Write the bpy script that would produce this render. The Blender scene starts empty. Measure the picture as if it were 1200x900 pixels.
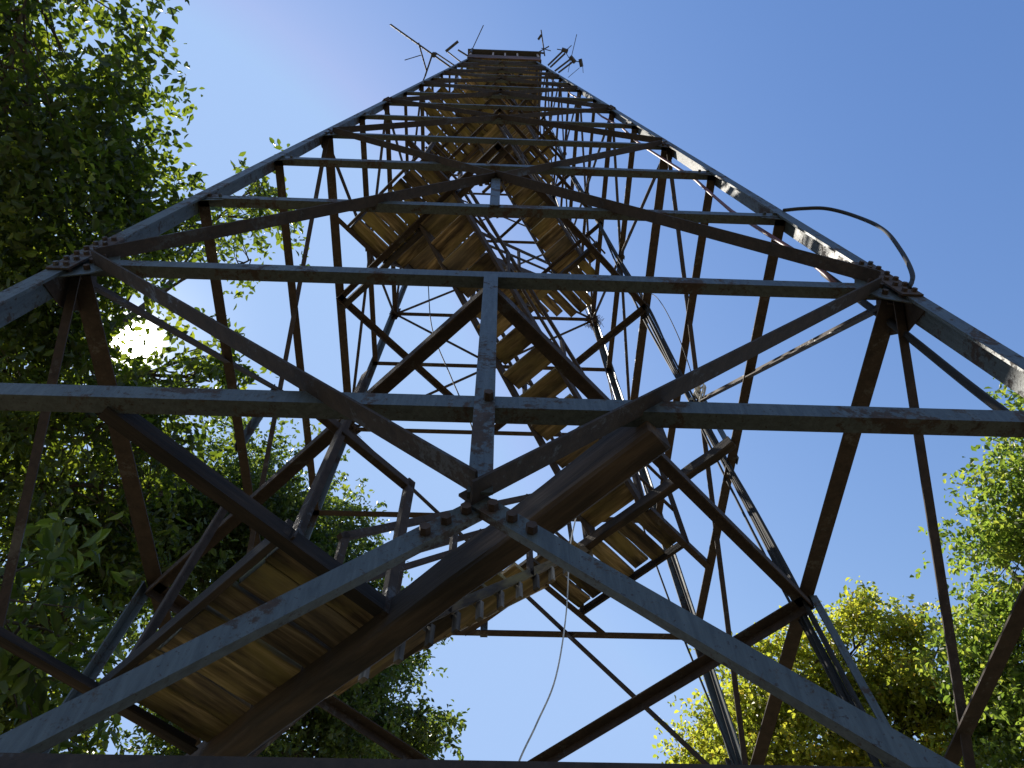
import bpy, math, random
import numpy as np
from mathutils import Vector, Matrix
random.seed(11); RNG = np.random.default_rng(7)
sc = bpy.context.scene
COL = sc.collection
V = Vector

# ------------------------------------------------------------------ dimensions of the tower (metres)
def W(z): return 2.3 - 0.045843 * (z - 1.6)          # half width of the tower at height z
L_LOW = 2.395
Z475, ZP1, Z240, Z187, ZP2, Z143, ZP3 = 3.829, 5.268, 6.848, 8.503, 10.18, 11.954, 13.688
ZP0 = 1.15
ZI3, ZP4, ZI4, ZP5, ZI5, ZP6, ZI6, ZTOP = 15.45, 17.35, 19.0, 20.7, 22.3, 23.9, 25.6, 27.25
PANELS = [ZP0, ZP1, ZP2, ZP3, ZP4, ZP5, ZP6, ZTOP]
LEVELS = [L_LOW, Z475, ZP1, Z240, Z187, ZP2, Z143, ZP3, ZI3, ZP4, ZI4, ZP5, ZI5, ZP6, ZI6, ZTOP]

# ------------------------------------------------------------------ materials
def new_mat(name):
    m = bpy.data.materials.new(name); m.use_nodes = True
    nt = m.node_tree; b = nt.nodes['Principled BSDF']
    return m, nt, b
def ramp(nt, fac, stops):
    r = nt.nodes.new('ShaderNodeValToRGB'); e = r.color_ramp.elements
    while len(e) < len(stops): e.new(0.5)
    for k, (p, c) in enumerate(stops):
        e[k].position = p; e[k].color = (*c, 1)
    nt.links.new(fac, r.inputs[0]); return r.outputs[0]
def noise(nt, vec, scale, detail=5, rough=.6, dist=0.0):
    n = nt.nodes.new('ShaderNodeTexNoise'); n.inputs['Scale'].default_value = scale
    n.inputs['Detail'].default_value = detail; n.inputs['Roughness'].default_value = rough
    n.inputs['Distortion'].default_value = dist
    if vec: nt.links.new(vec, n.inputs['Vector'])
    return n.outputs['Fac']
def mapping(nt, src, scale):
    m = nt.nodes.new('ShaderNodeMapping'); m.inputs['Scale'].default_value = scale
    nt.links.new(src, m.inputs['Vector']); return m.outputs[0]
def mixc(nt, fac, a, b, mode='MIX'):
    m = nt.nodes.new('ShaderNodeMix'); m.data_type = 'RGBA'; m.blend_type = mode
    if isinstance(fac, (int, float)): m.inputs['Factor'].default_value = fac
    else: nt.links.new(fac, m.inputs['Factor'])
    for s, i in ((a, 'A'), (b, 'B')):
        sk = [x for x in m.inputs if x.name == i and x.type == 'RGBA'][0]
        if isinstance(s, tuple): sk.default_value = (*s, 1)
        else: nt.links.new(s, sk)
    return [x for x in m.outputs if x.type == 'RGBA'][0]
def bump(nt, b, h, strength=.4, dist=.01):
    n = nt.nodes.new('ShaderNodeBump'); n.inputs['Strength'].default_value = strength; n.inputs['Distance'].default_value = dist
    nt.links.new(h, n.inputs['Height']); nt.links.new(n.outputs[0], b.inputs['Normal'])

def steel(name, paint, rust, cover):
    m, nt, b = new_mat(name)
    tc = nt.nodes.new('ShaderNodeTexCoord').outputs['Object']
    n1 = noise(nt, tc, 3.0, 8, .7, .8); n2 = noise(nt, tc, 38, 6, .75); n3 = noise(nt, mapping(nt, tc, (30, 30, 4)), 1.6, 5, .7, .5)
    ad = nt.nodes.new('ShaderNodeMath'); ad.operation = 'MULTIPLY_ADD'
    nt.links.new(n2, ad.inputs[0]); ad.inputs[1].default_value = .55; nt.links.new(n1, ad.inputs[2])
    k = ramp(nt, ad.outputs[0], [(cover - .035, (0, 0, 0)), (cover + .035, (1, 1, 1))])
    pv = ramp(nt, n3, [(.30, tuple(.55 * c for c in paint)), (.55, paint), (.72, tuple(1.35 * c for c in paint))])
    rv = ramp(nt, noise(nt, tc, 16, 6, .75), [(.3, tuple(.4 * c for c in rust)), (.7, tuple(1.25 * c for c in rust))])
    c = mixc(nt, k, pv, rv)
    sp = ramp(nt, noise(nt, tc, 95, 2, .5), [(.66, (0, 0, 0)), (.72, (1, 1, 1))])
    c = mixc(nt, sp, c, tuple(.5 * x for x in rust))
    nt.links.new(c, b.inputs['Base Color'])
    rr = ramp(nt, k, [(0, (.5, .5, .5)), (1, (.85, .85, .85))]); nt.links.new(rr, b.inputs['Roughness'])
    b.inputs['Metallic'].default_value = .1
    bump(nt, b, ad.outputs[0], .45, .005)
    return m
M_STEEL = steel('weathered_steel', (.062, .076, .077), (.055, .036, .026), .84)
M_RUST = steel('rusty_steel', (.062, .055, .049), (.05, .033, .024), .66)
M_BROWN = steel('dark_brown_steel', (.034, .031, .028), (.040, .027, .019), .66)
M_DARK = steel('dark_steel', (.06, .058, .055), (.07, .045, .033), .70)
M_BOLT = steel('bolt_steel', (.05, .045, .04), (.06, .038, .028), .6)
M_GALV = steel('galvanised_pipe', (.30, .31, .31), (.16, .10, .07), .95)

def wood(name, light, mid, dark, moss=None):
    m, nt, b = new_mat(name)
    g = nt.nodes.new('ShaderNodeAttribute'); g.attribute_name = 'grain'
    v = g.outputs['Vector']
    n1 = noise(nt, mapping(nt, v, (2.2, 26, 26)), 1.0, 6, .62, .6)
    n2 = noise(nt, mapping(nt, v, (1.1, 5, 5)), 1.0, 4, .55, .4)
    n3 = noise(nt, mapping(nt, v, (6, 90, 90)), 1.0, 3, .6)
    c = ramp(nt, n1, [(.30, dark), (.50, mid), (.68, light)])
    st = ramp(nt, n2, [(.40, (.10, .08, .07)), (.56, (1, 1, 1))])
    c = mixc(nt, .9, c, st, 'MULTIPLY')
    bv = noise(nt, mapping(nt, v, (.02, .7, .7)), 1.0, 1, .5)
    c = mixc(nt, .9, c, ramp(nt, bv, [(.34, (.34, .33, .33)), (.5, (.80, .80, .78)), (.66, (1.25, 1.2, 1.1))]), 'MULTIPLY')
    c = mixc(nt, ramp(nt, noise(nt, mapping(nt, v, (.5, 1.3, 1.3)), 1.0, 4, .6), [(.5, (0, 0, 0)), (.75, (.55, .55, .55))]), c, tuple(sum(mid) / 3 * f for f in (1.0, .97, .92)))
    if moss:
        mk = ramp(nt, noise(nt, mapping(nt, v, (1.6, 3.5, 3.5)), 1.0, 5, .6), [(.46, (0, 0, 0)), (.64, (1, 1, 1))])
        c = mixc(nt, mk, c, mixc(nt, .7, c, moss, 'MIX'))
    nt.links.new(c, b.inputs['Base Color']); b.inputs['Roughness'].default_value = .85
    bump(nt, b, n3, .5, .006)
    return m
M_BOARD = wood('weathered_landing_boards', (.54, .43, .25), (.23, .17, .09), (.028, .019, .013), (.26, .21, .06))
M_TREAD = wood('weathered_tread_wood', (.54, .41, .22), (.25, .175, .09), (.04, .028, .018), (.20, .165, .06))
M_BEAM = wood('dark_old_timber', (.10, .068, .045), (.06, .04, .028), (.022, .015, .012))
M_GREYWOOD = wood('silver_grey_timber', (.34, .31, .27), (.22, .20, .175), (.08, .07, .06))
M_SIDING = wood('maroon_cab_siding', (.19, .115, .115), (.14, .08, .085), (.07, .04, .04))

def plain(name, c, rough=.6, metal=0.0, var=.3):
    m, nt, b = new_mat(name)
    tc = nt.nodes.new('ShaderNodeTexCoord').outputs['Object']
    n = noise(nt, tc, 14, 4)
    nt.links.new(ramp(nt, n, [(.3, tuple(x * (1 - var) for x in c)), (.7, tuple(x * (1 + var) for x in c))]), b.inputs['Base Color'])
    b.inputs['Roughness'].default_value = rough; b.inputs['Metallic'].default_value = metal
    return m
M_BLACK = plain('black_cable_jacket', (.014, .014, .015), .8)
M_RED = plain('red_cable_jacket', (.13, .035, .025), .5)
M_CORD = plain('pale_cord', (.55, .53, .48), .8)
M_ANT = plain('antenna_metal', (.05, .048, .052), .5, .4)
M_WHITE = plain('white_painted_pipe', (.62, .62, .60), .5)
M_ROOF = plain('dark_cab_roof', (.035, .032, .035), .6)
M_TRIM = plain('pale_window_post', (.30, .24, .21), .6)
M_STRAW = plain('dry_straw', (.10, .065, .045), .9)
M_CONC = plain('concrete', (.35, .34, .32), .9)
gm, nt, b = new_mat('cab_window_glass')
b.inputs['Base Color'].default_value = (.02, .022, .025, 1); b.inputs['Roughness'].default_value = .08
M_GLASS = gm

def leaf_mat(name, stops, trans, tfac):
    m = bpy.data.materials.new(name); m.use_nodes = True; nt = m.node_tree
    nt.nodes.clear()
    out = nt.nodes.new('ShaderNodeOutputMaterial')
    at = nt.nodes.new('ShaderNodeAttribute'); at.attribute_name = 'tint'
    c = ramp(nt, at.outputs['Fac'], stops)
    tcol = ramp(nt, at.outputs['Fac'], trans)
    d = nt.nodes.new('ShaderNodeBsdfPrincipled'); d.inputs['Roughness'].default_value = .45
    nt.links.new(c, d.inputs['Base Color'])
    t = nt.nodes.new('ShaderNodeBsdfTranslucent'); nt.links.new(tcol, t.inputs['Color'])
    mx = nt.nodes.new('ShaderNodeMixShader'); mx.inputs[0].default_value = tfac
    nt.links.new(d.outputs[0], mx.inputs[1]); nt.links.new(t.outputs[0], mx.inputs[2])
    nt.links.new(mx.outputs[0], out.inputs['Surface'])
    return m
M_LEAF_DARK = leaf_mat('green_leaf', [(0, (.013, .024, .008)), (.7, (.028, .045, .013)), (1, (.06, .085, .018))], [(0, (.06, .11, .01)), (.6, (.20, .28, .02)), (1, (.50, .58, .04))], .45)
M_LEAF_MID = leaf_mat('mid_green_leaf', [(0, (.018, .034, .012)), (.7, (.04, .065, .02)), (1, (.07, .10, .03))], [(0, (.07, .13, .02)), (.6, (.18, .26, .03)), (1, (.42, .50, .06))], .42)
M_LEAF_YEL = leaf_mat('autumn_yellow_leaf', [(0, (.045, .06, .018)), (.35, (.11, .11, .02)), (.8, (.18, .175, .02)), (1, (.26, .14, .03))], [(0, (.20, .26, .03)), (.35, (.50, .58, .05)), (.8, (.80, .78, .07)), (1, (.75, .48, .06))], .5)
M_LEAF_LIME = leaf_mat('bright_green_leaf', [(0, (.03, .055, .02)), (.6, (.065, .10, .03)), (1, (.13, .15, .035))], [(0, (.14, .25, .03)), (.6, (.38, .52, .06)), (1, (.70, .70, .08))], .47)
def bark_mat():
    m, nt, b = new_mat('tree_bark')
    tc = nt.nodes.new('ShaderNodeTexCoord').outputs['Object']
    n = noise(nt, mapping(nt, tc, (9, 9, 1.6)), 1.5, 6, .7, .5)
    nt.links.new(ramp(nt, n, [(.3, (.03, .024, .018)), (.7, (.13, .105, .08))]), b.inputs['Base Color'])
    b.inputs['Roughness'].default_value = .95; bump(nt, b, n, .8, .03)
    return m
M_BARK = bark_mat()

# ------------------------------------------------------------------ mesh building
class MB:
    def __init__(s): s.v = []; s.f = []; s.g = []
    def quadprism(s, a, b, n1, n2, prof, grain=None):
        """a profile of (x along n1, y along n2) points swept from a to b"""
        a = V(a); b = V(b); L = (b - a).length; k = len(prof); o = len(s.v)
        seed = V((random.random() * 37, random.random() * 37, random.random() * 37))
        for p, t in ((a, 0), (b, L)):
            for x, y in prof:
                s.v.append(p + n1 * x + n2 * y); s.g.append((t + seed.x, x + seed.y, y + seed.z))
        for i in range(k):
            j = (i + 1) % k; s.f.append((o + i, o + j, o + k + j, o + k + i))
        s.f.append(tuple(o + i for i in reversed(range(k)))); s.f.append(tuple(o + k + i for i in range(k)))
    def angle(s, a, b, n1, n2, s1, s2, t=.009):
        """steel angle: corner along a-b, flanges towards n1 and n2"""
        ax = (V(b) - V(a)).normalized()
        n1 = V(n1); n1 = (n1 - ax * n1.dot(ax)).normalized()
        n2 = V(n2); n2 = n2 - ax * n2.dot(ax); n2 = (n2 - n1 * n2.dot(n1)).normalized()
        s.quadprism(a, b, n1, n2, [(0, 0), (s1, 0), (s1, t), (t, t), (t, s2), (0, s2)])
    def bar(s, a, b, w, h, up=(0, 0, 1)):
        ax = (V(b) - V(a)).normalized(); up = V(up)
        if abs(ax.dot(up)) > .98: up = V((1, 0, 0))
        n1 = ax.cross(up).normalized(); n2 = n1.cross(ax).normalized()
        c = min(w, h) * .08
        s.quadprism(a, b, n1, n2, [(-w/2 + c, -h/2), (w/2 - c, -h/2), (w/2, -h/2 + c), (w/2, h/2 - c), (w/2 - c, h/2), (-w/2 + c, h/2), (-w/2, h/2 - c), (-w/2, -h/2 + c)])
    def wbar(s, a, b, w, h, up=(0, 0, 1), seg=7, amp=.004):
        """an old board or timber: slightly crooked, with worn, uneven edges"""
        a = V(a); b = V(b); ax = (b - a).normalized(); up = V(up)
        n1 = ax.cross(up).normalized(); n2 = n1.cross(ax).normalized(); L = (b - a).length; o = len(s.v)
        sd = V((random.random() * 37, random.random() * 37, random.random() * 37)); c = min(w, h) * .1
        prof = [(-w/2 + c, -h/2), (w/2 - c, -h/2), (w/2, -h/2 + c), (w/2, h/2 - c), (w/2 - c, h/2), (-w/2 + c, h/2), (-w/2, h/2 - c), (-w/2, -h/2 + c)]
        k = len(prof); R_ = random.uniform
        for i in range(seg + 1):
            t = L * i / seg; off = n1 * R_(-amp, amp) + n2 * R_(-amp, amp)
            for x, y in prof:
                s.v.append(a + ax * (t + (R_(-amp, amp) * 2 if i in (0, seg) else 0)) + off + n1 * (x + R_(-amp, amp) * .5) + n2 * (y + R_(-amp, amp) * .4)); s.g.append((t + sd.x, x + sd.y, y + sd.z))
        for i in range(seg):
            for q in range(k):
                j = (q + 1) % k; s.f.append((o + i * k + q, o + i * k + j, o + (i + 1) * k + j, o + (i + 1) * k + q))
        s.f.append(tuple(o + q for q in reversed(range(k)))); s.f.append(tuple(o + seg * k + q for q in range(k)))
    def tube(s, pts, r0, r1=None, n=7, cap=True):
        pts = [V(p) for p in pts]; r1 = r0 if r1 is None else r1; o = len(s.v); up = V((.3, .2, 1)).normalized()
        m = len(pts); ln = 0
        for i, p in enumerate(pts):
            ax = (pts[min(i + 1, m - 1)] - pts[max(i - 1, 0)]).normalized()
            u = up if abs(ax.dot(up)) < .95 else V((1, 0, 0))
            n1 = ax.cross(u).normalized(); n2 = n1.cross(ax); r = r0 + (r1 - r0) * i / max(1, m - 1)
            for k in range(n):
                an = 2 * math.pi * k / n
                s.v.append(p + (n1 * math.cos(an) + n2 * math.sin(an)) * r); s.g.append((ln, an * r, r))
            if i < m - 1: ln += (pts[i + 1] - p).length
        for i in range(m - 1):
            for k in range(n):
                j = (k + 1) % n
                s.f.append((o + i * n + k, o + i * n + j, o + (i + 1) * n + j, o + (i + 1) * n + k))
        if cap:
            s.f.append(tuple(o + k for k in reversed(range(n)))); s.f.append(tuple(o + (m - 1) * n + k for k in range(n)))
    def bolt(s, p, n, r=.016, h=.022):
        p = V(p); n = V(n).normalized()
        s.tube([p, p + n * h], r, r * .92, 6)
    def poly(s, pts, n, th):
        """flat polygon with thickness th along n"""
        o = len(s.v); k = len(pts); n = V(n).normalized()
        for d in (0, th):
            for p in pts: s.v.append(V(p) + n * d); s.g.append((p[0], p[1], p[2]))
        s.f.append(tuple(o + i for i in reversed(range(k)))); s.f.append(tuple(o + k + i for i in range(k)))
        for i in range(k):
            j = (i + 1) % k; s.f.append((o + i, o + j, o + k + j, o + k + i))
    def build(s, name, mat, parent=None, smooth=False, origin=None):
        me = bpy.data.meshes.new(name)
        org = V(origin) if origin else V((0, 0, 0))
        me.from_pydata([tuple(v - org) for v in s.v], [], s.f); me.materials.append(mat)
        a = me.attributes.new('grain', 'FLOAT_VECTOR', 'POINT')
        a.data.foreach_set('vector', np.array(s.g, dtype=np.float32).ravel())
        import bmesh
        bm = bmesh.new(); bm.from_mesh(me); bmesh.ops.recalc_face_normals(bm, faces=bm.faces); bm.to_mesh(me); bm.free()
        if smooth:
            for p in me.polygons: p.use_smooth = True
        me.update()
        o = bpy.data.objects.new(name, me); COL.objects.link(o)
        if origin: o.location = org
        if parent is not None: o.parent = parent
        return o

def tag(o, label=None, cat=None, group=None, kind=None):
    if label: o['label'] = label
    if cat: o['category'] = cat
    if group: o['group'] = group
    if kind: o['kind'] = kind
    return o
def empty(name, loc=(0, 0, 0)):
    o = bpy.data.objects.new(name, None); COL.objects.link(o); o.location = loc; o.empty_display_size = .2; return o

# ------------------------------------------------------------------ ground
def ground():
    n = 60; R = 400
    vs, fs = [], []
    t = np.linspace(-1, 1, n); c = np.sign(t) * np.abs(t) ** 3 * R
    for i in range(n):
        for j in range(n):
            r = math.hypot(c[i], c[j]); vs.append((c[i], c[j], -.00012 * r * r if r < 120 else -1.7 - (r - 120) * .03))
    for i in range(n - 1):
        for j in range(n - 1): fs.append((i * n + j, (i + 1) * n + j, (i + 1) * n + j + 1, i * n + j + 1))
    me = bpy.data.meshes.new('ground'); me.from_pydata(vs, [], fs)
    m, nt, b = new_mat('dry_grass_and_leaf_litter')
    tc = nt.nodes.new('ShaderNodeTexCoord').outputs['Object']
    c1 = ramp(nt, noise(nt, tc, 1.4, 8, .7), [(.3, (.075, .052, .029)), (.5, (.155, .12, .066)), (.7, (.09, .098, .034))])
    nt.links.new(c1, b.inputs['Base Color']); b.inputs['Roughness'].default_value = .95
    me.materials.append(m)
    o = bpy.data.objects.new('ground', me); COL.objects.link(o); tag(o, kind='structure')
ground()

# ------------------------------------------------------------------ the tower
T = empty('fire_lookout_tower')
tag(T, 'tall weathered steel fire lookout tower with wooden stairs inside and a small cab on top', 'lookout tower')
FACES = {'near': (V((0, -1, 0)), V((1, 0, 0))), 'far': (V((0, 1, 0)), V((-1, 0, 0))),
         'right': (V((1, 0, 0)), V((0, 1, 0))), 'left': (V((-1, 0, 0)), V((0, -1, 0)))}
def fpt(face, s, z, d=0.0):
    """point on a face: s from -1 (one leg) to 1 (other leg), d = metres inside the face"""
    n, t = FACES[face]; w = W(z); return n * (w - d) + t * (s * w) + V((0, 0, z))
def legsize(z): return .112 if z < ZP1 + .3 else (.10 if z < ZP3 else .085)

# legs (angle: corner outside)
for sx in (-1, 1):
    for sy in (-1, 1):
        m = MB()
        cuts = [0.25, ZP1 + .12, ZP3 + .12, ZTOP + .2]
        for a, b in zip(cuts[:-1], cuts[1:]):
            s = legsize((a + b) / 2)
            pa = V((sx * W(a), sy * W(a), a)); pb = V((sx * W(b), sy * W(b), b))
            m.angle(pa, pb, (-sx, 0, 0), (0, -sy, 0), s * .78, s * 1.25, .014)
        lg = m.build('leg', M_STEEL, T)
        # splice plates with bolts at the leg joints
        for zc, ln in ((ZP1 + .12, .55), (ZP3 + .12, .42)):
            g = MB(); s = legsize(zc - .3)
            for n, tdir in ((V((sx, 0, 0)), V((0, -sy, 0))), (V((0, sy, 0)), V((-sx, 0, 0)))):
                za, zb = zc - ln * .5, zc + ln * .5
                pa = V((sx * W(za), sy * W(za), za)); pb = V((sx * W(zb), sy * W(zb), zb)); ax = (pb - pa).normalized()
                g.quadprism(pa + n * .002 + tdir * .006, pb + n * .002 + tdir * .006, tdir, n, [(0, 0), (s * .95, 0), (s * .95, .010), (0, .010)])
                for k in range(6):
                    for q in (.28, .72):
                        g.bolt(pa + ax * (ln * (k + .5) / 6) + tdir * (s * q) + n * .012, n, .0145, .018)
            g.build('splice_plate', M_DARK, lg)
        p = MB(); p.bar((sx * W(0), sy * W(0), -.3), (sx * W(0), sy * W(0), .27), .6, .6); p.build('concrete_footing', M_CONC, lg)

# horizontals at every level on the four faces
for z in LEVELS:
    main = z in PANELS
    for face, (n, t) in FACES.items():
        side = face in ('left', 'right')
        if z == L_LOW and face != 'near': continue
        if face == 'near': s1, s2, d = (.078, .062, .016) if z < ZP2 else (.066, .055, .016)
        elif main and side: s1, s2, d = (.085, .10, .018) if z < ZP2 + .1 else (.07, .075, .018)
        elif side: s1, s2, d = (.06, .075, .018) if z < ZP3 else (.055, .055, .018)
        else: s1, s2, d = (.07, .07, .018) if z < ZP2 else (.06, .06, .018)
        if z > ZP4: s1, s2 = .052, .052
        m = MB(); e = 1 - legsize(z) * .25 / W(z)
        m.angle(fpt(face, -e, z, d), fpt(face, e, z, d), (0, 0, 1), -n, s1, s2)
        hs = m.build('horizontal_strut', (M_BROWN if z == L_LOW else M_STEEL) if face == 'near' else M_RUST, T)
        if face == 'near' and L_LOW < z < ZP3 and not main:
            for sx in (-1, 1):
                g = MB(); c = fpt(face, sx * .985, z, .0265); i = -t * sx
                g.poly([c + V((0, 0, -.05)), c + i * .17 + V((0, 0, -.015)), c + i * .17 + V((0, 0, .09)), c + V((0, 0, .13))], n, .006)
                for q in (.06, .13): g.bolt(fpt(face, sx * .985, z + .045, .014) + i * q, n, .013, .018)
                g.build('clip_plate', M_STEEL, hs)

# X bracing: each diagonal is one part, its upper half an angle with the free flange outside
def cross_z(za, zb):
    wa, wb = W(za), W(zb); return za + (zb - za) * wa / (wa + wb)
for k, (za, zb) in enumerate(zip(PANELS[:-1], PANELS[1:])):
    zc = cross_z(za, zb); sz = .060 if k == 0 else (.058 if k == 1 else (.052 if k < 4 else .046))
    for face, (n, t) in FACES.items():
        for s, d in ((1, .030), (-1, .043)):
            m = MB()
            pa, pc, pb = fpt(face, s * .97, za, d), fpt(face, 0, zc, d), fpt(face, -s * (.93 if face == 'near' else .97), zb, d)
            up = V((0, 0, 1))
            if face == 'near':
                ax = (pb - pc).normalized(); hi = (up - ax * up.dot(ax)).normalized()
                ax0 = (pc - pa).normalized(); hi0 = (up - ax0 * up.dot(ax0)).normalized()
                if k == 0: m.angle(pa - hi0 * sz * .5, pc + (pc - pa).normalized() * .03 - hi0 * sz * .5, hi0, -n, sz, sz * .45)
                else: m.angle(pa + (pc - pa) * .03 + n * .012, pc + n * .012, hi0, n, sz, sz * 1.3)
                dg = m.build('diagonal_brace', M_STEEL if k == 0 else M_BROWN, T)
                m = MB(); m.angle(pc + ax * (-.03 if s < 0 else .015) + n * .012, pb + n * .012, hi, n, sz * .9, sz * (1.3 if k == 0 else 1.1))
                m.build('upper_brace', M_BROWN, dg)
            else:
                ax = (pb - pa).normalized(); hi = (up - ax * up.dot(ax)).normalized()
                m.angle(pa - hi * sz * .5, pb - hi * sz * .5, hi, -n, sz * .8, sz * .75)
                dg = m.build('diagonal_brace', M_RUST, T)
            if face == 'near' and k < 2:
                ax = (pa - pc).normalized()
                for i in range(3):
                    bm_ = MB(); bm_.bolt(pc + ax * (.05 + .07 * i) + n * .001, n, .0165, .022); bm_.build('bolt', M_BOLT, dg)
        # hanger from the crossing up to the panel line (lower bay) or down to the strut below
        m = MB(); bt = .07 if k < 2 else .05
        top = zb if k == 0 else zc + .03; bot = zc if k == 0 else max(z for z in LEVELS if z < zc - .05)
        if k > 0: bot = [z for z in LEVELS if za <= z < zc - .02][-1]
        pa, pb = fpt(face, 0, bot, .0), fpt(face, 0, top, .0)
        m.angle(pa - t * bt * .5, pb - t * bt * .5, t, -n, bt, bt * .7)
        hg = m.build('hanger', M_STEEL, T)
        if k == 0 and face == 'near':
            g = MB(); g.bolt(fpt(face, .006, Z475 + .03, -.001), n, .018, .03); g.build('bolt', M_BOLT, hg)

# gusset plates at the panel points
for z in PANELS[1:-1]:
    for face, (n, t) in FACES.items():
        for s in (-1, 1):
            g = MB(); sz = .26 if z == ZP1 else (.20 if z == ZP2 else .15); d = .0225
            c = fpt(face, s, z, d); i = -t * s; u = (fpt(face, s, z + 1, d) - c).normalized()
            pts = [c + i * .03 - u * sz * .9, c + i * sz * .75 - u * sz * .55, c + i * sz * 1.05, c + i * sz * .7 + u * sz * .75, c + i * .03 + u * sz * 1.1]
            g.poly(pts, n, .006)
            gp = g.build('gusset_plate', M_STEEL if face == 'near' else M_RUST, T)
            if face == 'near' and z <= ZP3:
                for fx, fu in ((.35, -.45), (.6, -.3), (.75, .05), (.5, .1), (.35, .45), (.55, .4), (.2, .75)):
                    bb = MB(); bb.bolt(c + i * sz * fx + u * sz * fu + n * .005, n, .016, .024); bb.build('bolt', M_BOLT, gp)

# horizontal diamond bracing between the middles of the four faces
for z in PANELS[1:-1]:
    w = W(z) - .03; sz = .085 if z == ZP1 else (.075 if z == ZP2 else .055)
    mids = [V((0, -w, z)), V((w, 0, z)), V((0, w, z)), V((-w, 0, z))]
    for i in range(4):
        a, b = mids[i], mids[(i + 1) % 4]; c = (a + b) * .5; inn = V((-c.x, -c.y, 0)).normalized()
        m = MB(); m.angle(a + V((0, 0, -.012)), b + V((0, 0, -.012)), inn, (0, 0, -1), sz, sz * .8)
        m.build('plan_brace', M_RUST, T)

# ------------------------------------------------------------------ landings and stairs on the 45-degree axis
U = V((1, 1, 0)).normalized(); Vv = V((1, -1, 0)).normalized()
def P(u, v, z): return U * u + Vv * v + V((0, 0, z))
LAND = [(Z475, -1, 1.13, 1.63), (Z240, 1, 1.31, 1.86), (ZP2, -1, 1.23, 1.78), (ZP3, 1, 1.46, 2.2), (ZP4, -1, .62, 2.2), (ZP5, 1, .72, 2.1), (ZP6, -1, .45, 1.8)]
HW = .60
def clip_board(u0, u1, v0, v1, z):
    """boards run along u; trim their outer end at the tower faces"""
    w = W(z) - .04
    vm = max(abs(v0), abs(v1))
    lim = w * math.sqrt(2) - vm
    s = 1 if u1 > 0 else -1
    return u0, s * min(abs(u1), lim)
for i, (z, sgn, ua, ub) in enumerate(LAND):
    m = MB(); hw = HW if i < 3 else (.78 if i < 4 else min(.92, W(z) * .8))
    nb = 7 if i < 3 else 9
    bw = 2 * hw / nb; zb = z + .075
    for k in range(nb):
        v0 = -hw + k * bw; gap = random.uniform(.012, .03) if i else random.uniform(.004, .009)
        if i == 0 and k in (1, 3, 4): gap = .02
        v1 = v0 + bw - gap
        a, b = clip_board(sgn * ua, sgn * ub, v0, v1, z)
        if abs(b) - abs(a) < .08: continue
        jit = random.uniform(-.012, .012)
        pa, pb = P(a - sgn * .02, (v0 + v1) / 2, zb + jit * .3), P(b - sgn * random.uniform(.0, .03), (v0 + v1) / 2, zb + jit)
        m.wbar(pa, pb, (v1 - v0), .038, seg=4, amp=.003)
    ld = m.build('landing_boards', M_BOARD, T)
    w = W(z) - .05
    # inner edge beam running between two faces, and two carriers to the faces
    vin = w * math.sqrt(2) - ua
    big = i == 0
    m = MB(); bh, bw_ = (.165, .11) if big else (.11, .07)
    m.wbar(P(sgn * (ua - bw_ * .5 - .005), -vin, z + .035 - (.02 if big else .03)), P(sgn * (ua - bw_ * .5 - .005), vin, z + .035 - (.02 if big else .03)), bw_, bh, seg=16, amp=.005)
    m.build('edge_beam', M_BEAM, ld)
    if i < 3:
        m = MB(); m.bar(P(sgn * (ub + .022), -hw - .03, z + .045), P(sgn * (ub + .022), hw + .03, z + .05), .03, .08); m.build('edge_beam', M_BEAM, ld)
    for sv in (-1, 1):
        v = sv * (hw + .03)
        lim = w * math.sqrt(2) - abs(v)
        m = MB(); m.angle(P(sgn * (ua + .03), v, z - .01), P(sgn * lim, v, z - .01), Vv * -sv, (0, 0, 1), .055, .07)
        m.build('carrier_beam', M_RUST if i else M_BEAM, ld)
    # hangers from the bracing above and a short handrail on each side
    for sv in (-1, 1):
        m = MB()
        if i < 3:
            zt = min(p for p in PANELS if p > z + .3)
            m.angle(P(sgn * ub, sv * hw, z), P(sgn * (ub - .06), sv * hw, min(zt, z + 1.45)), U, Vv, .05, .05)
            if i == 0 and sv > 0:
                m.bar(P(-ub - .12, hw, z + .86), P(-ua + .02, hw, z + .86), .04, .05)
                m.bar(P(-ua, hw, z), P(-ua, hw, z + .9), .04, .045, U)
            elif i > 0:
                for hh in (.5, .95): m.bar(P(sgn * ub, sv * hw, z + hh), P(sgn * ua, sv * hw, z + hh), .025, .03)
                m.bar(P(sgn * ua, sv * hw, z), P(sgn * ua, sv * hw, z + .98), .03, .03, U)
        else:
            m.bar(P(sgn * ua, sv * hw, z), P(sgn * ua, sv * hw, z + 1), .035, .035)
            m.bar(P(sgn * ua, sv * hw, z + .98), P(sgn * (ua + .5), sv * hw, z + .98), .03, .03)
        m.build('landing_rail', M_RUST, ld)

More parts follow.
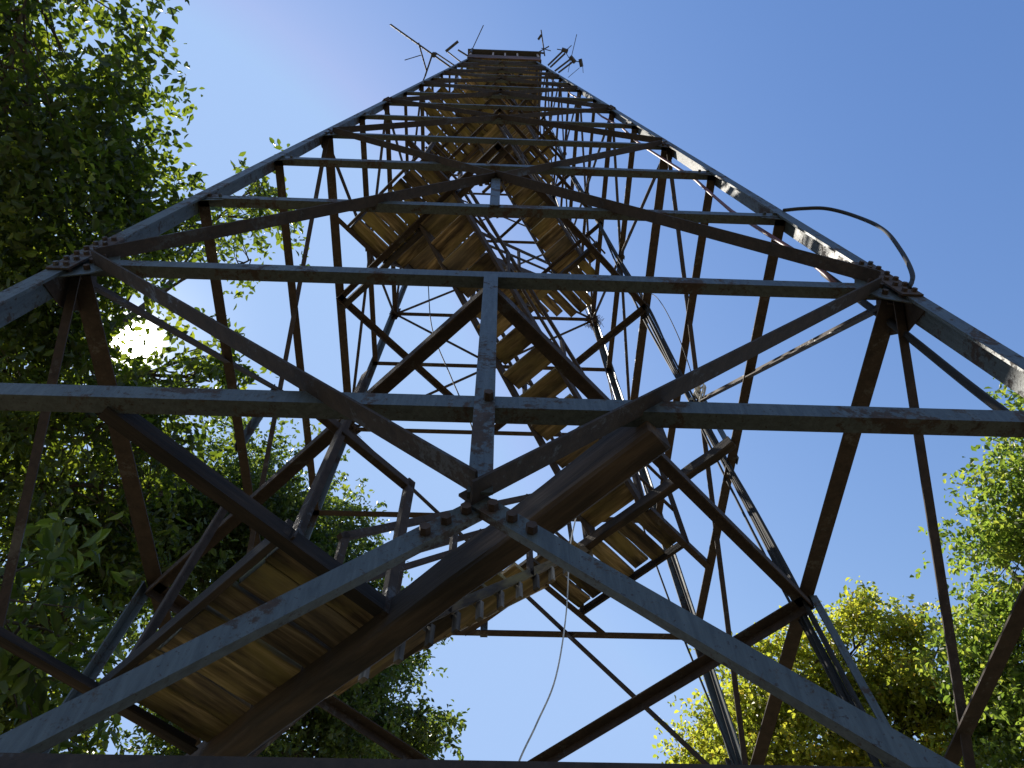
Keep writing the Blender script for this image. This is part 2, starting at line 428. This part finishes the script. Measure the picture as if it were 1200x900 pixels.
FL = []
for i in range(len(LAND)):
    z0, s0, ua0, _ = LAND[i]
    if i + 1 < len(LAND): z1, s1, ua1, _ = LAND[i + 1]
    else: z1, s1, ua1 = ZTOP + .2, 1, .5
    FL.append((z0, s0 * ua0, z1, s1 * ua1, -1 if i % 2 == 0 else 1))
for i, (z0, u0, z1, u1, lane) in enumerate(FL):
    vc = lane * .31; hw = .25; n = 13
    st = empty('stair_flight', (0, 0, 0)); st.parent = T
    du = 1 if u1 > u0 else -1
    for sv in (-1, 1):
        m = MB(); v = vc + sv * (hw + .02)
        a, b = P(u0 + du * (.06 if i == 0 else -.02), v, z0 + (.14 if i == 0 else .03)), P(u1 + du * .02, v, z1 + .03)
        ax = (b - a).normalized(); up = (V((0, 0, 1)) - ax * ax.z).normalized()
        m.bar(a, b, .035, .06 if (i == 0 and sv > 0) else (.15 if i == 0 else .11), up)
        m.build('stringer', M_TREAD if i == 0 else M_RUST, st)
        # handrail
        m = MB(); up1 = V((0, 0, .92))
        m.bar(a + up1, b + up1, .035, .045)
        m.bar(a + up1 * .55, b + up1 * .55, .028, .035)
        for f in (.012, .34, .66, .988):
            q = a.lerp(b, f); m.bar(q - V((0, 0, .03)), q + up1 * 1.02, .035, .045, U)
        m.build('handrail', M_RUST, st)
    for k in range(n):
        f = (k + .6) / n
        c = P(u0 + (u1 - u0) * f, vc, z0 + .06 + (z1 - z0) * f)
        wv = hw * 2 - random.uniform(0, .01)
        m = MB(); tl = random.uniform(-.02, .02)
        n1 = (U + V((0, 0, tl))).normalized(); n2 = n1.cross(Vv).normalized()
        if n2.z < 0: n2 = -n2
        d0 = .115
        m.quadprism(c - Vv * wv / 2, c + Vv * wv / 2, n1, n2, [(-d0, -.018), (d0, -.018), (d0 + .004, 0), (d0, .018), (-d0, .018)])
        m.build('tread', M_TREAD, st)
        if i == 0 and 0 < k:
            m = MB(); e = c + Vv * (hw + .02) + U * .09
            m.bar(e + V((0, 0, .02)), e - V((0, 0, .12)), .045, .03, U); m.build('tread_bracket', M_GREYWOOD, st)

# ------------------------------------------------------------------ cab
CX = .07; HC = 1.13; ZF = 27.55
m = MB()
for k in range(11):
    x = CX - HC + (2 * HC) * k / 11
    m.bar((x + HC / 11, -HC, ZF), (x + HC / 11, HC, ZF), 2 * HC / 11 - .006, .05)
floor = m.build('cab_floor', M_BOARD, T)
m = MB()
for y in (-HC + .12, -.4, .4, HC - .12): m.bar((CX - HC, y, ZF - .085), (CX + HC, y, ZF - .085), .06, .115)
m.build('floor_joists', M_BEAM, floor)
m = MB(); zs0, zs1 = ZF - .06, ZF + .88
for a, b in (((-1, -1), (1, -1)), ((1, -1), (1, 1)), ((1, 1), (-1, 1)), ((-1, 1), (-1, -1))):
    for k in range(4):
        z0 = zs0 + (zs1 - zs0) * k / 4; z1 = z0 + (zs1 - zs0) / 4 - .008
        pa = V((CX + a[0] * (HC + .02), a[1] * (HC + .02), (z0 + z1) / 2)); pb = V((CX + b[0] * (HC + .02), b[1] * (HC + .02), (z0 + z1) / 2))
        m.bar(pa, pb, .03, z1 - z0)
cab = m.build('cab_wall', M_SIDING, T)
m = MB()
zw0, zw1 = zs1 + .02, zs1 + 1.1
for (ax, ay) in ((1, 0), (0, 1)):
    for s in (-1, 1):
        n = V((ay, ax, 0)) * s; tt = V((ax, ay, 0))
        for f in (-.98, -.33, .02, .38, .98):
            p = V((CX, 0, 0)) + n * (HC + .005) + tt * (f * HC)
            m.bar(p + V((0, 0, zw0 - .02)), p + V((0, 0, zw1)), .055, .055, (ax, ay, 0))
m.build('window_post', M_TRIM, cab)
m = MB()
for (ax, ay) in ((1, 0), (0, 1)):
    for s in (-1, 1):
        n = V((ay, ax, 0)) * s; tt = V((ax, ay, 0)); c = V((CX, 0, (zw0 + zw1) / 2)) + n * (HC - .05)
        m.bar(c - tt * HC * .94, c + tt * HC * .94, .012, zw1 - zw0)
m.build('window_glass', M_GLASS, cab)
m = MB()
e = HC + .10; zt = zw1
c0 = [(CX - e, -e, zt), (CX + e, -e, zt), (CX + e, e, zt), (CX - e, e, zt)]
o = 0
for p in c0: m.v.append(V(p)); m.g.append(p)
for p in c0: m.v.append(V(p) + V((0, 0, .16))); m.g.append(p)
m.v.append(V((CX, 0, zt + .95))); m.g.append((0, 0, 0))
m.f += [(3, 2, 1, 0), (0, 1, 5, 4), (1, 2, 6, 5), (2, 3, 7, 6), (3, 0, 4, 7), (4, 5, 8), (5, 6, 8), (6, 7, 8), (7, 4, 8)]
m.build('roof', M_ROOF, cab)

# ------------------------------------------------------------------ antennas and cables
def ant(name, label, parts, loc, mat=M_ANT, cat='antenna'):
    root = empty(name, loc); tag(root, label, cat)
    for nm, tubes in parts:
        m = MB()
        for a, b, r in tubes: m.tube([a, b], r, r, 6)
        m.build(nm, mat, root, origin=None).matrix_parent_inverse = Matrix.Translation(-V(loc))
    return root
zA = 23.75
boom = ((-1.25, -1.15, zA), (-2.95, -2.21, zA + .02))
els = []
bd = (V(boom[1]) - V(boom[0])); bn = bd.normalized()
for k in range(8):
    p = V(boom[0]) + bd * (.42 + .58 * k / 7)
    els.append((p - V((0, 0, .22 - .008 * k)), p + V((0, 0, .22 - .008 * k)), .008))
ant('yagi_antenna', 'long yagi antenna boom with short elements reaching out left of the cab', [
    ('boom', [(boom[0], boom[1], .026), (V(boom[0]) + V((.06, -.08, -.02)), V(boom[0]) + bd * .34 + V((.05, -.06, 0)), .02)]),
    ('element', els), ('clamp', [((-1.82, -1.52, zA - .1), (-1.82, -1.52, zA + .12), .07)]),
    ('strut', [((-1.85, -1.55, zA), (-2.06, -.98, zA), .024), ((-2.06, -.98, zA), (-2.2, -.65, zA - .3), .02)])], boom[0])
ant('folded_antenna', 'slim antenna hanging off the long yagi boom at left, with a side whip', [
    ('mast', [((-2.22, -1.8, zA), (-2.02, -1.12, zA), .022)]),
    ('element', [((-2.16, -1.5, zA - .02), (-2.60, -1.36, zA), .012)] + [((-2.2 + .03 * k, -1.7 + .1 * k, zA - .09), (-2.2 + .03 * k, -1.7 + .1 * k, zA + .09), .007) for k in range(5)])], (-2.02, -1.12, zA))
ant('panel_antenna', 'short slanted bar antenna on an arm beside the left corner of the cab', [
    ('bar', [((-1.70, -1.37, 26.65), (-1.33, -1.66, 26.67), .042)]), ('arm', [((-1.64, -1.36, 26.64), (-1.14, -1.02, 26.6), .022)])], (-1.14, -1.02, 26.6))
ant('whip_antenna', 'thin whip antenna leaning up over the left front corner of the cab roof', [
    ('base', [((-1.05, -1.16, 29.0), (-1.02, -1.2, 29.9), .05)]), ('whip', [((-1.0, -1.25, 29.85), (-.66, -1.95, 29.95), .016)]),
    ('stub', [((-1.08, -1.12, 28.2), (-1.42, -1.3, 28.2), .028), ((-1.1, -1.05, 27.8), (-1.35, -.95, 27.8), .02)])], (-1.05, -1.16, 29.0))
ant('dipole_antenna', 'upright dipole antenna with a cross arm at the right front corner of the cab', [
    ('mast', [((1.42, -1.12, 29.3), (1.26, -1.9, 29.5), .022)]),
    ('element', [((1.18, -1.6, 29.5), (1.28, -1.75, 29.5), .04), ((1.3, -1.35, 29.4), (1.62, -1.28, 29.4), .014), ((1.2, -1.22, 29.4), (1.55, -1.42, 29.4), .02), ((1.2, -1.22, 29.35), (1.42, -1.2, 29.35), .03)])], (1.42, -1.12, 29.3))
zB = 25.98
ant('crossarm_antenna', 'twin tube arm with a dark antenna head pointing up beyond the right leg', [
    ('arm', [((1.36, -1.15, zB), (1.78, -1.56, zB), .028), ((1.43, -1.1, zB), (1.85, -1.5, zB), .028)]),
    ('head', [((1.74, -1.6, zB), (1.92, -1.55, zB), .06)]),
    ('element', [((1.6, -1.6, zB), (1.8, -1.58, zB), .014), ((1.85, -1.56, zB), (2.02, -1.72, zB), .012), ((1.88, -1.5, zB), (1.98, -1.36, zB), .01)])], (1.36, -1.15, zB))
ant('panel_mast_antenna', 'twin tube arm with whip, dark box and hanging rods, farthest right of the tower top', [
    ('arm', [((1.57, -1.0, zB), (2.03, -1.36, zB), .028), ((1.68, -.96, zB), (2.12, -1.3, zB), .028)]),
    ('head', [((2.0, -1.42, zB), (2.16, -1.26, zB), .06)]),
    ('box', [((2.30, -1.36, zB), (2.36, -1.15, zB), .055)]),
    ('whip', [((2.04, -1.42, zB), (2.15, -2.02, zB), .01), ((2.1, -1.3, zB), (2.3, -1.28, zB), .014), ((2.38, -1.22, zB), (2.42, -.98, zB), .008), ((2.02, -1.36, zB), (1.97, -.98, zB), .008), ((2.3, -1.12, zB), (1.98, -.84, zB), .008)])], (1.57, -1.0, zB))

def spline(pts, n=40):
    pts = [V(p) for p in pts]; pts = [pts[0] * 2 - pts[1]] + pts + [pts[-1] * 2 - pts[-2]]
    out = []
    seg = len(pts) - 3; per = max(2, n // seg)
    for i in range(seg):
        p0, p1, p2, p3 = pts[i:i + 4]
        for k in range(per):
            t = k / per
            out.append(.5 * ((2 * p1) + (p2 - p0) * t + (2 * p0 - 5 * p1 + 4 * p2 - p3) * t * t + (3 * p1 - p0 - 3 * p2 + p3) * t ** 3))
    out.append(pts[-2]); return out
def cable(name, label, pts, r, mat, cat='cable', group=None, n=50):
    m = MB(); m.tube(spline(pts, n), r, r, 6); o = m.build(name, mat, None, True, origin=pts[0])
    tag(o, label, cat, group); return o
cable('cable', 'black cable arching in a loose loop out from the right front leg', [(2.05, -2.06, 6.96), (2.2, -2.07, 6.99), (2.36, -2.08, 6.97), (2.49, -2.08, 6.8), (2.52, -2.1, 6.43), (2.40, -2.12, 5.93), (2.22, -2.15, 5.42), (2.10, -2.15, 5.2)], .013, M_BLACK)
legc = lambda z, dx, dy: (W(z) - dx, -W(z) + dy, z)
cable('cable', 'reddish insulated cable running down the inner side of the right front leg', [legc(27, .13, .1)] + [legc(z, .16 + .04 * math.sin(z * 1.9), .12) for z in np.linspace(25, 6.2, 16)] + [legc(5.7, .12, .16)], .014, M_RED)
cable('cable', 'thick black cable leaving the right front joint down along the leg', [legc(6.0, .09, .16), legc(5.2, .04, .2), legc(4.4, .02, .24), legc(3.2, .05, .22), legc(1.2, .02, .2)], .02, M_BLACK)
for k in range(6):
    rr = random.Random(k)
    pts = [(W(z) - .05 - .05 * rr.random() * (z < 20), .02 + .02 * k + .045 * math.sin(z * (.5 + .13 * k) + k * 1.7) + (.12 if k == 4 else 0) * math.sin(z * .4), z) for z in np.linspace(26.5, .6, 15)]
    cable('hanging_cable', 'black cable in the loose bundle hanging down the middle of the right face', pts, .011 + .004 * (k % 2), M_BLACK, 'cable', 'cables hanging down the right face', 90)
cable('cord', 'thin pale cord dangling from the far right landing', [(.80, .62, 7.0), (.68, .6, 6.42), (.6, .6, 5.71), (.49, .6, 5.13), (.35, .6, 4.77), (.23, .6, 4.49), (.12, .6, 4.1)], .006, M_CORD, 'cord')
cable('wire', 'thin slack wire hanging behind the middle of the tower left of the stairs', [(-1.13, 1.15, 13.8), (-.9, 1.15, 11.9), (-.54, 1.15, 10.43), (-.28, 1.15, 9.46), (-.16, 1.15, 8.9)], .008, M_BLACK, 'wire')
cable('pipe_hook', 'crooked white pipe piece hanging under the cab near the middle', [(-.15, -.9, 24.9), (.02, -.92, 24.9), (-.03, -.95, 24.0), (.12, -.97, 23.3)], .02, M_WHITE, 'pipe', None, 9)
for k, (dx, dy) in enumerate(((.12, .2), (.17, .1))):
    cable('cable', ('thin black cable running down beside the far right leg', 'second thin cable sagging between the far right leg and the stairs')[k],
          [(W(z) - dx - .05 * math.sin(z * .7 + k * 2) * (k + 1), W(z) - dy - .1 * k * math.sin(z * .35), z) for z in np.linspace(22, .4, 14)], .010, M_BLACK, n=80)
cable('wire', 'fine loose wire drooping from the middle of the right face', [(1.8, -.2, 10.2), (1.84, -.34, 9.5), (1.88, -.3, 8.6), (1.96, -.05, 7.9), (2.02, .05, 7.5)], .005, M_BLACK, 'wire')
for nm, c, lab in (('bird_nest', (-1.86, 1.88, ZP2 - .02), 'straw bird nest wedged in the far left leg joint'),
                   ('bird_nest', (1.70, 1.70, ZP3 - .12), 'straw bird nest wedged under the far right landing joint'),):
    m = MB(); rr = random.Random(nm + lab)
    for k in range(110):
        p = V((rr.gauss(0, .06), rr.gauss(0, .06), rr.gauss(0, .045))); d = V((rr.uniform(-1, 1), rr.uniform(-1, 1), rr.uniform(-.6, .6))).normalized() * rr.uniform(.04, .09)
        m.tube([V(c) + p - d, V(c) + p + d * .2, V(c) + p + d + V((0, 0, -.03))], .004, .003, 3, False)
    tag(m.build(nm, M_STRAW, None, origin=c), lab, 'nest')

SUN_DIR = (-.424, .393, .816)
zt = cross_z(ZP1, ZP2); m = MB(); rr = random.Random(4); pts = []
for k in range(46):
    an = k * .62; pts.append((W(zt) - .06 + rr.uniform(-.05, .05), .02 + math.cos(an) * rr.uniform(.07, .2), zt + math.sin(an) * rr.uniform(.05, .17)))
cable('cable_coil', 'sunlit tangle of pale wire coiled where the right face braces cross', pts, .009, M_CORD, 'wire', None, 200)
# ------------------------------------------------------------------ trees
def make_crown(lobes, size, leaf_w, density, seed, droop=.3, per=9, clumps=9):
    """many small folded leaves on twigs, spread through the lobes' volumes"""
    rng = np.random.default_rng(seed)
    cs, ds = [], []
    twigs = []
    for (x, y, z, r) in lobes:
        nc = max(5, int(clumps * r ** 2.2)); d = rng.normal(size=(nc, 3)); d /= np.linalg.norm(d, axis=1)[:, None]
        cc = np.array([x, y, z]) + d * (r * rng.uniform(.25, 1.0, nc) ** .6)[:, None] * np.array([1, 1, .9])
        cr = rng.uniform(.16, .34, nc) * (.55 + .45 * r)
        n = int(density * r ** 2.3); k = rng.integers(0, nc, n)
        o = rng.normal(size=(n, 3)) * np.array([1, 1, .7]); p = cc[k] + o * cr[k][:, None]
        d = d[k] * .6 + o / (np.linalg.norm(o, axis=1)[:, None] + 1e-6)
        d /= np.linalg.norm(d, axis=1)[:, None]
        sv = np.array(SUN_DIR); q = p - np.array([.03, -3.46, 1.6]); ds = np.linalg.norm(q - (q @ sv)[:, None] * sv, axis=1)
        k2 = rng.random(len(p)) > np.where(ds < .30, .92, np.where(ds < .75, .5, 0)); p = p[k2]; d = d[k2]     # the thin spot the sun shines through
        twigs.append(np.concatenate([p, d], 1))
    tw = np.concatenate(twigs); N = len(tw)
    base = np.repeat(tw[:, :3], per, 0); out = np.repeat(tw[:, 3:], per, 0); n = len(base)
    twd = tw[:, 3:] + .8 * rng.normal(size=(N, 3)); twd[:, 2] -= .25; twd /= np.linalg.norm(twd, axis=1)[:, None]
    twr = np.repeat(twd, per, 0)
    s = np.tile(np.linspace(-1, 1, per), N)[:, None]
    pos = base + twr * s * size * 1.6 + rng.normal(size=(n, 3)) * size * .35
    ax = twr * .6 + rng.normal(size=(n, 3)) * .75; ax[:, 2] -= droop; ax /= np.linalg.norm(ax, axis=1)[:, None]
    up = rng.normal(size=(n, 3)) * .8; up[:, 2] += .9
    sd = np.cross(ax, up); sd /= np.linalg.norm(sd, axis=1)[:, None] + 1e-9
    nr = np.cross(sd, ax)
    ln = size * rng.uniform(.5, 1.4, n)[:, None]; wd = ln * leaf_w
    # six points: base, left mid, right mid, rib mid (dropped), left/right shoulders folded, tip
    tip = pos + ax * ln - nr * ln * .12
    rib = pos + ax * ln * .5 + nr * (-.06) * ln
    l1 = pos + ax * ln * .42 + sd * wd * .5 + nr * wd * .22
    r1 = pos + ax * ln * .42 - sd * wd * .5 + nr * wd * .22
    l2 = pos + ax * ln * .75 + sd * wd * .34 + nr * wd * .12
    r2 = pos + ax * ln * .75 - sd * wd * .34 + nr * wd * .12
    vs = np.stack([pos, l1, l2, tip, r2, r1], 1).reshape(-1, 3)
    i0 = (np.arange(n) * 6)[:, None]
    f1 = i0 + np.array([[0, 1, 2, 3]]); f2 = i0 + np.array([[0, 3, 4, 5]])
    fs = np.concatenate([f1, f2], 1).reshape(-1, 4)
    clump = rng.random(N); tint = np.clip(np.repeat(clump, per) * .65 + rng.random(n) * .35, 0, 1)
    return vs.astype(np.float32), fs.astype(np.int32), np.repeat(tint, 6).astype(np.float32), tw
def leaf_mesh(name, vs, fs, tint, mat, parent, origin):
    me = bpy.data.meshes.new(name); vs = vs - np.array(origin, dtype=np.float32)
    me.vertices.add(len(vs)); me.vertices.foreach_set('co', vs.ravel())
    me.loops.add(fs.size); me.loops.foreach_set('vertex_index', fs.ravel())
    me.polygons.add(len(fs)); me.polygons.foreach_set('loop_start', np.arange(0, fs.size, 4, dtype=np.int32))
    me.update(calc_edges=True); me.materials.append(mat)
    a = me.attributes.new('tint', 'FLOAT', 'POINT'); a.data.foreach_set('value', tint)
    o = bpy.data.objects.new(name, me); COL.objects.link(o); o.parent = parent; return o
def tree(name, label, base, lobes, mat, size, leaf_w, density, seed, tr=.2, group=None, per=9, clumps=9):
    root = empty(name, base); tag(root, label, 'tree', group)
    rng = random.Random(seed); B = V(base)
    zmin = min(l[2] - l[3] for l in lobes); zmax = max(l[2] + l[3] * .4 for l in lobes)
    cx = sum(l[0] * l[3] for l in lobes) / sum(l[3] for l in lobes); cy = sum(l[1] * l[3] for l in lobes) / sum(l[3] for l in lobes)
    top = V((cx, cy, zmax)); pts = []
    for k in range(9):
        f = k / 8; p = B.lerp(V((B.x, B.y, zmax)), f); q = B.lerp(top, f); p = p.lerp(q, f * f * (3 - 2 * f))
        p += V((rng.uniform(-.1, .1), rng.uniform(-.1, .1), 0)) * (0 if k == 0 else 1); pts.append(p)
    sp = spline(pts, 32)
    m = MB(); m.tube(sp, tr, tr * .12, 9); trunk = m.build('trunk', M_BARK, root, True); trunk.matrix_parent_inverse = Matrix.Translation(-B)
    m = MB()
    vs, fs, ti, tw = make_crown(lobes, size, leaf_w, density, seed, per=per, clumps=clumps)
    for l in lobes:
        c = V(l[:3]); k = min(range(len(sp)), key=lambda i: abs(sp[i].z - (c.z - (c - sp[i]).length * .45)))
        a = sp[k]; mid = a.lerp(c, .5) + V((rng.uniform(-.2, .2), rng.uniform(-.2, .2), .1))
        r0 = tr * (1 - .85 * k / len(sp)) * .5
        lp = spline([a, mid, c, c + (c - a).normalized() * l[3] * .6], 14); m.tube(lp, r0, .012, 6)
        idx = [i for i in range(len(tw)) if (V(tw[i, :3]) - c).length < l[3] * 1.1]
        for i in rng.sample(idx, min(len(idx), int(16 + 14 * l[3]))):
            e = V(tw[i, :3]); s = lp[rng.randrange(len(lp) // 3, len(lp))]
            md = s.lerp(e, .5) + V((rng.uniform(-.1, .1), rng.uniform(-.1, .1), rng.uniform(-.05, .12)))
            m.tube([s, md, e], rng.uniform(.01, .024), .004, 4, False)
    lb = m.build('limb', M_BARK, root, True); lb.matrix_parent_inverse = Matrix.Translation(-B)
    leaf_mesh('crown', vs, fs, ti, mat, root, base)
    return root

tree('broadleaf_tree', 'tall dark green tree with a crown overhanging the upper left of the tower', (-7.4, -1.6, 0),
     [(-6.05, -2.41, 11.95, 1.95), (-6.5, -2.7, 13.0, .8), (-5.75, -1.34, 13.0, 1.05), (-6.2, -.82, 11.57, 2.0), (-5.75, -.27, 12.3, 1.15), (-5.5, -.65, 13.3, .6)],
     M_LEAF_DARK, .135, .52, 135, 3, .26, clumps=9)
tree('broadleaf_tree', 'leafy tree beside the left leg with the sun shining through its crown', (-7.6, 2.6, 0),
     [(-6.3, .95, 12.1, 1.5), (-5.9, 2.3, 11.4, 1.2), (-5.18, .71, 13.9, 1.1), (-4.74, .34, 15.85, .75), (-5.18, 2.42, 12.58, 1.0), (-6.06, 2.05, 10.35, 2.1), (-5.53, 3.19, 10.61, 1.5), (-4.69, 1.37, 14.99, .4), (-6.52, .78, 11.37, 1.7)],
     M_LEAF_DARK, .135, .50, 132, 5, .24, clumps=8)
tree('broadleaf_tree', 'low tree with large drooping leaves beside the lowest landing at left', (-4.3, 1.9, 0),
     [(-3.75, .9, 5.7, .95), (-3.5, 1.5, 4.9, .9), (-3.35, 2.5, 5.6, .6)],
     M_LEAF_DARK, .18, .40, 120, 8, .12, clumps=7)
tree('oak_tree', 'dark green tree rising behind the lowest landing at the lower left', (-4.3, 8.6, 0),
     [(-5.0, 7.11, 12.9, 2.6), (-4.9, 6.85, 14.6, 1.05), (-3.6, 7.33, 14.2, 1.25), (-2.95, 7.98, 12.6, 1.7), (-2.1, 9.08, 11.6, 1.35), (-1.3, 9.85, 11.4, .6), (-5.57, 5.6, 12.5, 1.6), (-3.59, 8.15, 10.37, 2.0)],
     M_LEAF_MID, .105, .55, 520, 13, .3, clumps=11)
tree('oak_tree', 'fine leaved dark tree filling the left edge behind the low large leaved tree', (-8.2, 6.2, 0),
     [(-7.4, 4.0, 9.9, 1.7), (-6.6, 4.9, 9.2, 1.5), (-7.6, 4.6, 8.3, 1.7), (-6.2, 5.9, 8.6, 1.3), (-7.0, 3.4, 11.2, 1.1), (-5.7, 4.6, 10.4, 1.0)],
     M_LEAF_DARK, .115, .52, 200, 31, .2, clumps=8)
tree('oak_tree', 'tree turning yellow behind the right side of the tower', (6.2, 9.6, 0),
     [(7.3, 7.68, 12.3, .95), (6.5, 8.3, 11.95, 1.1), (8.1, 7.7, 11.6, 1.05), (5.5, 8.75, 11.75, 1.1), (4.9, 9.3, 11.3, 1.0), (8.0, 8.0, 10.9, 1.0), (6.5, 8.75, 10.8, 1.3), (4.5, 9.94, 11.2, .85), (7.6, 8.1, 10.6, 1.2), (5.2, 9.4, 10.4, 1.4), (8.3, 7.6, 11.0, .9)],
     M_LEAF_YEL, .095, .62, 430, 17, .25, clumps=12)
tree('oak_tree', 'bright green tree at the right edge beside the yellowing tree', (9.4, 5.2, 0),
     [(8.6, 2.29, 11.5, .8), (8.75, 3.35, 10.75, 1.25), (8.6, 4.56, 10.6, 1.05), (8.45, 5.87, 10.5, .8), (8.5, 5.65, 9.58, 1.4), (8.3, 6.7, 10.0, .7), (8.2, 6.8, 9.2, 1.0), (8.5, 3.44, 11.6, .4)],
     M_LEAF_LIME, .095, .6, 500, 21, .25, clumps=12)

# ------------------------------------------------------------------ camera
cam = bpy.data.cameras.new('camera'); co = bpy.data.objects.new('camera', cam); COL.objects.link(co)
Rr = [(.9993349, -.0356662, -.0075884), (-.0278789, -.8814497, .4714543), (.0235038, .4709292, .8818578)]
right, up, fwd = (V(r) for r in Rr)
up = -up if up.z < 0 else up
co.matrix_world = Matrix(((right.x, up.x, -fwd.x, .03), (right.y, up.y, -fwd.y, -3.464), (right.z, up.z, -fwd.z, 1.6), (0, 0, 0, 1)))
cam.lens = 26.9; cam.sensor_width = 36; cam.clip_end = 2000; cam.clip_start = .05
sc.camera = co

# ------------------------------------------------------------------ light
EL, AZ = math.radians(54.7), math.radians(-47.2)           # azimuth from +Y towards +X
SUN = V((math.sin(AZ) * math.cos(EL), math.cos(AZ) * math.cos(EL), math.sin(EL)))
w = bpy.data.worlds.new('World'); sc.world = w; w.use_nodes = True; nt = w.node_tree
bg = nt.nodes['Background']; sky = nt.nodes.new('ShaderNodeTexSky'); sky.sky_type = 'NISHITA'; sky.sun_disc = False
sky.sun_elevation = EL; sky.sun_rotation = AZ; sky.air_density = 1.5; sky.dust_density = .25; sky.ozone_density = 1.5
bg.inputs['Strength'].default_value = .1
sep = nt.nodes.new('ShaderNodeSeparateColor'); com = nt.nodes.new('ShaderNodeCombineColor')
nt.links.new(sky.outputs[0], sep.inputs[0])
def mth(op, a, b):
    q = nt.nodes.new('ShaderNodeMath'); q.operation = op; nt.links.new(a, q.inputs[0]); q.inputs[1].default_value = b; return q.outputs[0]
for ch, (lim, g, k) in enumerate(((1.98, 2.15, .50), (3.08, 1.7, .468), (5.0, 1.1, .86))):      # a clear, deep blue autumn sky
    nt.links.new(mth('MULTIPLY', mth('POWER', mth('MINIMUM', sep.outputs[ch], lim), g), k), com.inputs[ch])
# the bright aureole of the sky round the sun
tcw = nt.nodes.new('ShaderNodeTexCoord')
dot = nt.nodes.new('ShaderNodeVectorMath'); dot.operation = 'DOT_PRODUCT'; dot.inputs[1].default_value = SUN
nrm = nt.nodes.new('ShaderNodeVectorMath'); nrm.operation = 'NORMALIZE'
nt.links.new(tcw.outputs['Generated'], nrm.inputs[0]); nt.links.new(nrm.outputs[0], dot.inputs[0])
def powr(e, k):
    mx = nt.nodes.new('ShaderNodeMath'); mx.operation = 'MAXIMUM'; mx.inputs[1].default_value = 0; nt.links.new(dot.outputs['Value'], mx.inputs[0])
    p = nt.nodes.new('ShaderNodeMath'); p.operation = 'POWER'; p.inputs[1].default_value = e; nt.links.new(mx.outputs[0], p.inputs[0])
    q = nt.nodes.new('ShaderNodeMath'); q.operation = 'MULTIPLY'; q.inputs[1].default_value = k; nt.links.new(p.outputs[0], q.inputs[0]); return q.outputs[0]
sm = nt.nodes.new('ShaderNodeMath'); sm.operation = 'ADD'
nt.links.new(powr(260, 1.6), sm.inputs[0]); nt.links.new(powr(6500, 250), sm.inputs[1])
cc = nt.nodes.new('ShaderNodeVectorMath'); cc.operation = 'SCALE'; cc.inputs[0].default_value = (1, .93, .84); nt.links.new(sm.outputs[0], cc.inputs['Scale'])
ad = nt.nodes.new('ShaderNodeVectorMath'); ad.operation = 'ADD'
nt.links.new(com.outputs[0], ad.inputs[0]); nt.links.new(cc.outputs[0], ad.inputs[1])
nt.links.new(ad.outputs[0], bg.inputs['Color'])
sl = bpy.data.lights.new('sun', 'SUN'); sl.energy = 4.6; sl.angle = math.radians(.5); sl.color = (1, .93, .82)
so = bpy.data.objects.new('sun', sl); COL.objects.link(so); so.rotation_euler = (-SUN).to_track_quat('-Z', 'Y').to_euler(); so.location = SUN * 60

vs = sc.view_settings; vs.view_transform = 'Standard'; vs.look = 'None'; vs.exposure = 0.9; vs.gamma = 1; vs.use_curve_mapping = False
